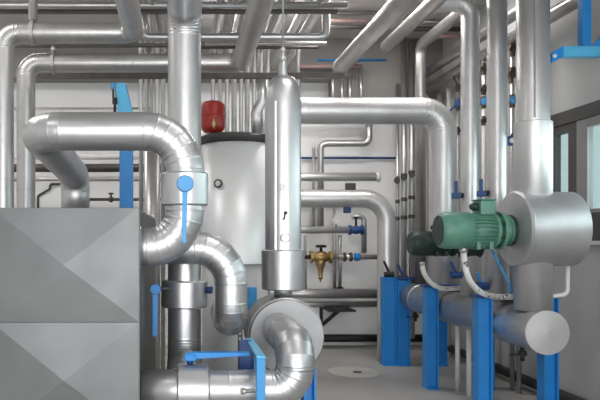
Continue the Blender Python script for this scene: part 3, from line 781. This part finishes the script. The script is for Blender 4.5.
# motor
def motor(xc0, xc1, Ym, zm, r, label, body='green', box=True, end='green_dark'):
    L = xc1 - xc0
    m = thing('electric_motor', label, 'motor', ((xc0 + xc1) / 2, Ym, zm - r))
    f1 = xc0 + L * .40; f2 = xc0 + L * .70; f3 = xc0 + L * .80
    lathe('fan_cover', [(r * .80, .008), (r * .83, 0), (r * .94, .02), (r, .055), (r, f1 - xc0)], (xc0, Ym, zm), (1, 0, 0), body, m, 48)
    # dark grille set in the cover's end
    bm = bmesh.new()
    pr = [(r * .80, .02)]
    for k2 in range(7):
        q1 = r * .80 * (1 - k2 / 7.0)
        q0 = r * .80 * (1 - (k2 + .55) / 7.0)
        pr += [(q1, -.004), (q0, -.004), (q0, .001), (max(r * .80 * (1 - (k2 + 1) / 7.0), .001), .001)]
    add_lathe(bm, pr, (xc0, Ym, zm), (1, 0, 0), 40, cap=False)
    for f in bm.faces: f.smooth = False
    link('fan_grille', bm, 'grille', m)
    bm = bmesh.new()
    add_lathe(bm, [(r * .80, 0), (r * .80, f2 - f1)], (f1, Ym, zm), (1, 0, 0), 40)
    nf = 26
    for k2 in range(nf):
        a = 2 * math.pi * k2 / nf
        ca, sa = math.cos(a), math.sin(a)
        q = []
        for (rad, off) in ((r * .76, -.005), (r * .94, -.0035), (r * .94, .0035), (r * .76, .005)):
            q.append(Vector((f1, Ym + ca * rad - sa * off, zm + sa * rad + ca * off)))
        add_prism(bm, q, (f2 - f1, 0, 0))
    bmesh.ops.recalc_face_normals(bm, faces=bm.faces)
    link('finned_body', bm, body, m)
    lathe('end_shield', [(r * .84, 0), (r * .94, .01), (r * .94, (f3 - f2) * .5), (r * .80, f3 - f2)], (f2, Ym, zm), (1, 0, 0), body, m, 40)
    fl = lathe('mounting_flange', [(r * .5, 0), (r * 1.02, 0), (r * 1.04, .004), (r * 1.04, .024), (r * 1.02, .028), (r * .5, .028)], (f3, Ym, zm), (1, 0, 0), body, m, 40)
    bm = bmesh.new()
    for k2 in range(8):
        a = 2 * math.pi * (k2 + .5) / 8
        add_lathe(bm, [(.012, 0), (.012, .026)], (f3 - .026, Ym + math.cos(a) * r * .92, zm + math.sin(a) * r * .92), (1, 0, 0), 8)
    link('bolt_circle', bm, end, fl)
    lathe('coupling_lantern', [(r * .70, 0), (r * .70, (xc1 - f3) * .35), (r * .78, (xc1 - f3) * .38), (r * .78, (xc1 - f3) * .55)], (f3 + .028, Ym, zm), (1, 0, 0), body, m, 36)
    lathe('seal_ring', [(r * .70, 0), (r * .84, .002), (r * .84, .018), (r * .70, .02)], (f3 + .028 + (xc1 - f3) * .55, Ym, zm), (1, 0, 0), end, m, 36)
    lathe('shaft_housing', [(r * .72, 0), (r * .72, (xc1 - f3) * .45)], (f3 + .045 + (xc1 - f3) * .55, Ym, zm), (1, 0, 0), 'alu_dull', m, 36)
    if box:
        tbx = boxo('terminal_box', (f1 + L * .12, Ym - .08, zm + r * .82), (f1 + L * .32, Ym + .08, zm + r * 1.62), body, m, .012)
        boxo('box_lid', (f1 + L * .11, Ym - .085, zm + r * 1.62), (f1 + L * .33, Ym + .085, zm + r * 1.70), body, tbx, .006)
        lathe('cable_gland', [(.03, 0), (.034, .01), (.034, .04), (.022, .045), (.022, .06)], (f1 + L * .12, Ym - .02, zm + r * 1.28), (-1, 0, 0), end, tbx, 16)
    for a0 in (f1 + L * .05, f2 - L * .08):
        boxo('mounting_foot', (a0, Ym - r * .7, zm - r * 1.02), (a0 + L * .05, Ym + r * .7, zm - r * .6), body, m, .004)
    return m
motor(2.085, 2.685, YV, ZZ(230.5, YV), .150, 'green finned electric motor with a terminal box joined to the pump drum')
motor(2.25, 2.75, 6.41, ZZ(243.5, 6.41), .122, 'dark green electric motor half hidden behind the nearer green motor', 'green_dark', True, 'black')

# risers behind
rV2 = pipe('riser_pipe', 'upright silver pipe just left of the thickest bright pipe', [Vector((XH, 5.86, zH + rH * .9)), Vector((XH, 5.86, CEIL))], S(9.4, 5.86), 'alu_soft', n=32, seam=1.1)
Y3v = 6.41
rV3 = pipe('riser_pipe', 'upright silver pipe that bends left under the ceiling at the top right',
           [Vector((XH, Y3v, zH + rH * .9)), Vector((XH, Y3v, ZZ(3, Y3v))), Vector((XX(427, Y3v), Y3v, ZZ(3, Y3v))), Vector((XX(427, Y3v), FRONT, ZZ(3, Y3v)))], S(8.6, Y3v), 'alu_soft', [.14, .12], n=32, seam=1.0, beads=True)
lathe('pump_casing', [(.09, 0), (.15, .01), (.15, .17), (.09, .18)], (XH - .09, Y3v, ZZ(243, Y3v)), (1, 0, 0), 'green_dark', rV3, 32)
for k, (X_, px, ww, m_) in enumerate(((3.40, 457.5, 1.8, 'alu'), (3.40, 483.5, 1.7, 'white'), (3.40, 512.2, 2.2, 'alu'), (3.40, 519, 2.4, 'alu'))):
    Yr = X_ * F / (px - VX)
    pipe('riser_pipe', ['thin upright pipe on the right wall left of the bent riser', 'thin pale upright pipe between the two silver risers', 'thin upright pipe just right of the second silver riser', 'thin upright pipe tucked beside the thickest bright pipe'][k],
         [Vector((X_, Yr, 0)), Vector((X_, Yr, EYE + 1.954))], S(ww, Yr), m_, n=16)
# risers at the back right corner
for k, (px, Yr, ww, y_top, m_) in enumerate(((397.5, 9.05, 1.6, 60, 'alu_dull'), (404, 9.0, 2.6, 36, 'alu'), (411.8, 8.95, 2.8, 40, 'alu_dull'))):
    rp = pipe('riser_pipe', ['leftmost thin upright pipe in the back right corner', 'middle bright upright pipe in the back right corner', 'rightmost dull upright pipe in the back right corner'][k],
              [P(px, y_top, min(Yr, 9.1)) if False else Vector((XX(px, Yr), Yr, min(ZZ(y_top, Yr), CEIL - .01) if k else ZZ(84, Yr))), Vector((XX(px, Yr), Yr, .18))], S(ww, Yr), m_, n=16)
    for y_ in (178 + k * -3, 201 - k * 2, 218 - k * 1):
        c = collar(rp, Vector((XX(px, Yr), Yr, ZZ(y_ + 2.5, Yr))), (0, 0, 1), S(ww + .55, Yr), S(4, Yr), 'strut', 'pipe_clamp', 12)
    if True:
        lathe('valve_knob', [(.012, 0), (.012, .08), (.04, .08), (.04, .11), (.001, .11)], Vector((XX(px, Yr), Yr - S(ww, Yr), ZZ(183 - 3 * k, Yr))), (-.5, -1, .3), 'black', rp, 14)
# more pipes between
pipe('riser_pipe', 'pale upright pipe in the gap left of the wide bend pipe drop', [Vector((XX(433, 7.9), 7.9, 0)), Vector((XX(433, 7.9), 7.9, ZZ(112, 7.9)))], S(2.2, 7.9), 'alu', n=18)

for px, ww, m_, lab in ((425.5, 2.6, 'alu_soft', 'upright pipe on the right wall just above the dark green motor'),
                        (440, 2.8, 'alu_soft', 'upright pipe on the right wall seen below the nearer motor fan cover'),
                        (449, 2.0, 'white', 'thin white upright pipe on the right wall behind the motor fan cover'),
                        (470.5, 2.2, 'alu_soft', 'upright pipe on the right wall behind the bent riser'),
                        (489, 2.4, 'alu_soft', 'upright pipe on the right wall behind the second silver riser')):
    Yr = min(3.53 * F / (px - VX), 9.0)
    pipe('riser_pipe', lab, [Vector((XX(px, Yr), Yr, 0)), Vector((XX(px, Yr), Yr, EYE + 1.94))], S(ww, Yr), m_, n=16)

# white flexible conduits
hose_a = hose('cable_conduit', [P(463.5, 249, 5.29), P(464.5, 262, 5.29), P(469, 279, 5.3), P(479, 291, 5.38), P(492, 296, 5.46), P(512, 297, 5.5), P(520, 297, 5.52)], S(3.0, 5.3), 'white')
tag(hose_a, 'white flexible cable conduit hanging from the nearer green motor', 'conduit')
lathe('cable_gland', [(.03, 0), (.034, .01), (.034, .035), (.026, .04)], P(463.3, 252, 5.29), (0, 0, 1), 'steel', hose_a, 14)
hose_b = hose('cable_conduit', [P(422, 262, 6.41), P(424, 273, 6.41), P(431, 283, 6.45), P(441, 288, 6.5), P(455, 288.5, 6.55), P(469, 286, 6.6)], S(2.4, 6.4), 'white')
tag(hose_b, 'white flexible cable conduit hanging below the dark green motor', 'conduit')
hc = tube('conduit', [P(567.5, 264, YV), P(567.5, 294.5, YV), Vector((XV + r_lo - .004, YV, ZZ(296.5, YV)))], S(2.2, YV), 'white', .05, n=16)
tag(hc, 'rigid white conduit bent under the right side of the pump drum', 'conduit')
hl = hose('cable', [P(492, 250, 5.3), P(498, 262, 5.32), P(505, 275, 5.35), P(510, 287, 5.4), P(512, 294, 5.45)], S(1.1, 5.3), 'blue_light', n=8)
tag(hl, 'blue cable curling down beside the thickest bright pipe under the motor', 'cable')
hp = hose('sensor_cable', [P(517, 100, 5.8), P(520, 112, 5.8), P(516, 124, 5.8), P(511, 136, 5.84)], S(.8, 5.6), 'blue_dark', n=8)
tag(hp, 'thin dark blue cable looping above the blue box beside the bright pipe', 'cable')


# small blue and black valves between the risers
def small_valve(x, y, Y, label, hub='blue', lever=None, s=1.0, handle='blue'):
    c = P(x, y, Y)
    v = thing('ball_valve', label, 'valve', c - Vector((0, 0, .05 * s)))
    lathe('valve_body', [(.018 * s, -.07 * s), (.028 * s, -.065 * s), (.028 * s, -.04 * s), (.036 * s, 0), (.028 * s, .04 * s), (.028 * s, .065 * s), (.018 * s, .07 * s)], c, (0, 0, 1), 'bronze', v, 16)
    lathe('valve_hub', [(.014 * s, 0), (.014 * s, .04 * s), (.04 * s, .042 * s), (.04 * s, .07 * s), (.001, .074 * s)], c, (-.2, -1, 0), hub, v, 16)
    if lever:
        h = c + Vector((-.012, -.058 * s, 0))
        d = Vector((lever[0], 0, -lever[1])).normalized()
        w_ = Vector((0, 1, 0)).cross(d).normalized() * .013 * s
        L = math.hypot(*lever)
        prism('lever', [h + w_, h - w_, h + d * L - w_ * .8, h + d * L + w_ * .8], (0, .008, 0), handle, v)
    return v
small_valve(457.5, 104, 3.40 * F / (457.5 - VX), 'dark blue valve with a leaning lever left of the bent riser', 'blue_dark', (-.11, .10), 1.1, 'blue_dark')
small_valve(457.5, 88, 3.40 * F / (457.5 - VX), 'black valve above the leaning blue lever valve', 'black', (-.05, -.14), .8, 'black')
small_valve(457.5, 131, 3.40 * F / (457.5 - VX), 'small black valve level with the wide pipe bend', 'black', (-.10, .03), .8, 'white')
small_valve(483.5, 102.5, 3.40 * F / (483.5 - VX), 'small blue valve between the two silver risers', 'blue_light', None, 1.0)
small_valve(483.5, 90, 3.40 * F / (483.5 - VX), 'black valve above the small blue valve between the risers', 'black', None, .9)
small_valve(483.5, 69, 3.40 * F / (483.5 - VX), 'topmost black valve between the two silver risers', 'black', None, 1.0)
small_valve(483.5, 121, 3.40 * F / (483.5 - VX), 'lowest black valve between the two silver risers', 'black', (-.06, -.05), .8, 'white')
small_valve(512.2, 101, 3.40 * F / (512.2 - VX), 'small blue valve tucked left of the thickest bright pipe', 'blue_light', None, 1.0)
small_valve(512.2, 75, 3.40 * F / (512.2 - VX), 'black valve high left of the thickest bright pipe', 'black', (.02, .13), 1.2, 'white')
small_valve(512.2, 50, 3.40 * F / (512.2 - VX), 'topmost black valve beside the thickest bright pipe', 'black', None, 1.0)
cb = boxo('actuator_box', P(506, 145, 5.83), P(515, 136, 5.83) + Vector((0, .06, 0)), 'blue_dark', None, .006)
tag(cb, 'dark blue actuator box left of the thickest bright pipe', 'box')
lathe('dial', [(.024, 0), (.024, .012), (.02, .016), (.001, .016)], P(511.5, 140.5, 5.83), (0, -1, 0), 'white', cb, 18)
for d in ((516, 125), (526.5, 118)):
    tube('lever', [P(511, 137, 5.82), P(*d, 5.66)], .006, 'blue_dark', 0, cb, n=8)
for k, (x, y, Y) in enumerate(((457.5, 193, 6.36), (482.8, 191, 5.82))):
    v = thing('ball_valve', ['dark blue valve just above the nearer motor fan cover', 'dark blue valve above the motor terminal box'][k], 'valve', P(x, y + 6, Y))
    boxo('valve_body', P(x - 3.5, y + 5.5, Y), P(x + 4, y - .5, Y) + Vector((0, .06, 0)), 'blue_dark', v, .006)
    boxo('lever', P(x - 2.2, y - .5, Y) + Vector((0, .01, 0)), P(x + .8, y - 12, Y) + Vector((0, .03, 0)), 'blue_dark', v, .003)
    lathe('valve_tip', [(.02, 0), (.03, .01), (.022, .035)], P(x + 4, y + 2.5, Y) + Vector((0, .03, 0)), (1, 0, .2), 'black', v, 12)
for k, (x, y, Y) in enumerate(((387, 267.5, 8.0), (401, 271, 8.0), (454, 268, 6.38), (480, 279, 5.84))):
    v = thing('ball_valve', ['black lever valve above the farthest blue post', 'dark blue lever valve beside the farthest blue post top', 'dark blue lever valve behind the loop of the dark motor conduit', 'blue lever valve behind the nearer motor conduit'][k], 'valve', P(x, y + 10, Y))
    lathe('valve_body', [(.02, -.06), (.034, -.055), (.034, .055), (.02, .06)], P(x + 2, y + 7, Y), (1, 0, 0), 'black' if k < 2 else 'blue_dark', v, 14)
    prism('lever', [P(x - 4, y - 6, Y), P(x - 2, y - 7, Y), P(x + 4, y + 6, Y), P(x + 1.5, y + 7, Y)], (0, .012, 0), ['black', 'blue_dark', 'blue_dark', 'blue'][k], v)

# ------------------------------------------------------------------ blue bracket at the upper right
YR = YV
bk = thing('pipe_bracket', 'bright blue steel bracket holding the thickest pipe near the window wall', 'bracket', P(572, 58, YR))
zb0, zb1 = ZZ(58.5, YR), ZZ(47.5, YR)
boxo('arm', (XX(560, YR), YR - .04, zb0 + .01), (RIGHT, YR + .04, zb1), 'cyan', bk, .003)
prism('clamp_jaw', [(XX(560, YR), YR - .05, zb0 + .002), (XX(560, YR), YR - .05, zb1 - .002), (XX(553, YR), YR - .05, zb1 - .03), (XV + r_up + .002, YR - .05, ZZ(55, YR)), (XV + r_up + .002, YR - .05, ZZ(64, YR)), (XX(551, YR), YR - .05, ZZ(63, YR))], (0, .10, 0), 'blue', bk, .002)
lathe('clamp_bolt', [(.016, 0), (.016, .014), (.008, .014), (.008, .03)], P(550.5, 58, YR) + Vector((0, -.05, 0)), (0, -1, 0), 'white', bk, 8)
hx0, hx1 = XX(579, YR), XX(590, YR)
boxo('hanger_post', (hx0 + .01, YR - .035, zb1), (hx1 - .01, YR + .035, CEIL), 'blue', bk, .003)
zq = zb1
prism('diagonal_brace', [(XX(590, YR), YR - .03, zq), (XX(597, YR), YR - .03, zq), (RIGHT, YR - .03, zq + (RIGHT - XX(597, YR)) * 1.05), (RIGHT, YR - .03, zq + (RIGHT - XX(590, YR)) * 1.05)], (0, .06, 0), 'blue', bk)

# ------------------------------------------------------------------ floor drain
FD = thing('floor_drain', 'pale round cover set in the concrete floor left of the farthest blue post', 'drain', (2.01, 7.59, 0))
lathe('cover', [(.30, 0), (.30, .004), (.292, .006), (.001, .006)], (2.01, 7.59, 0), (0, 0, 1), 'cover', FD, 48)
lathe('grate', [(.055, 0), (.055, .003), (.001, .003)], (2.04, 7.56, .006), (0, 0, 1), 'strut', FD, 24)

# ------------------------------------------------------------------ camera
cam = bpy.data.cameras.new('camera')
co = bpy.data.objects.new('camera', cam)
COL.objects.link(co)
co.location = (0, 0, EYE)
co.rotation_euler = (math.radians(90), 0, 0)
cam.sensor_width = 36.0
cam.lens = F / 600 * 36
cam.shift_x = (300 - VX) / 600
cam.shift_y = (VY - 200) / 600
cam.clip_start = 0.05
SC.camera = co

# ------------------------------------------------------------------ light
w = bpy.data.worlds.new('sky'); SC.world = w
w.use_nodes = True
bg = w.node_tree.nodes['Background']
bg.inputs['Color'].default_value = (0.80, 0.94, 0.97, 1)
bg.inputs['Strength'].default_value = 0.8

def area(name, loc, size, size_y, power, rot=(0, 0, 0), color=(1, 1, 1), portal=False):
    l = bpy.data.lights.new(name, 'AREA')
    l.shape = 'RECTANGLE'; l.size = size; l.size_y = size_y; l.energy = power; l.color = color
    o = bpy.data.objects.new(name, l); COL.objects.link(o)
    o.location = loc; o.rotation_euler = rot
    if portal: l.cycles.is_portal = True
    return o
area('window_portal', (RIGHT + .16, (WY0 + WY1) / 2, EYE + .6), 0.8, WY1 - WY0, 1, (0, math.radians(90), 0), portal=True)
for k, (x, y, pw) in enumerate(((-2.2, 1.2, 18), (1.9, 1.2, 22), (-2.6, 4.4, 38), (1.4, 3.0, 30), (0.9, 7.9, 62), (-2.4, 7.4, 36), (2.3, 7.0, 58))):
    area('ceiling_fill_lamp', (x, y, CEIL - .06), 1.5, .28, pw, color=(1.0, .975, .95))  # unseen ceiling lamps; those over the middle and back added to brighten the room
# fill light added at the wall behind the viewer; daylight from right window band
area('front_fill_light', (0.6, FRONT + .02, 1.75), 5.8, 3.2, 300, (math.radians(90), 0, 0), (.97, .99, 1.0))
area('side_window_daylight', (RIGHT + .3, 2.6, EYE + .62), .8, 6.2, 70, (0, math.radians(90), 0), (.95, .99, 1.0))

SC.view_settings.view_transform = 'Standard'
SC.view_settings.look = 'None'
SC.view_settings.exposure = -0.03
SC.view_settings.gamma = 1.0
SC.view_settings.use_curve_mapping = False
SC.cycles.max_bounces = 10
SC.cycles.use_denoising = True
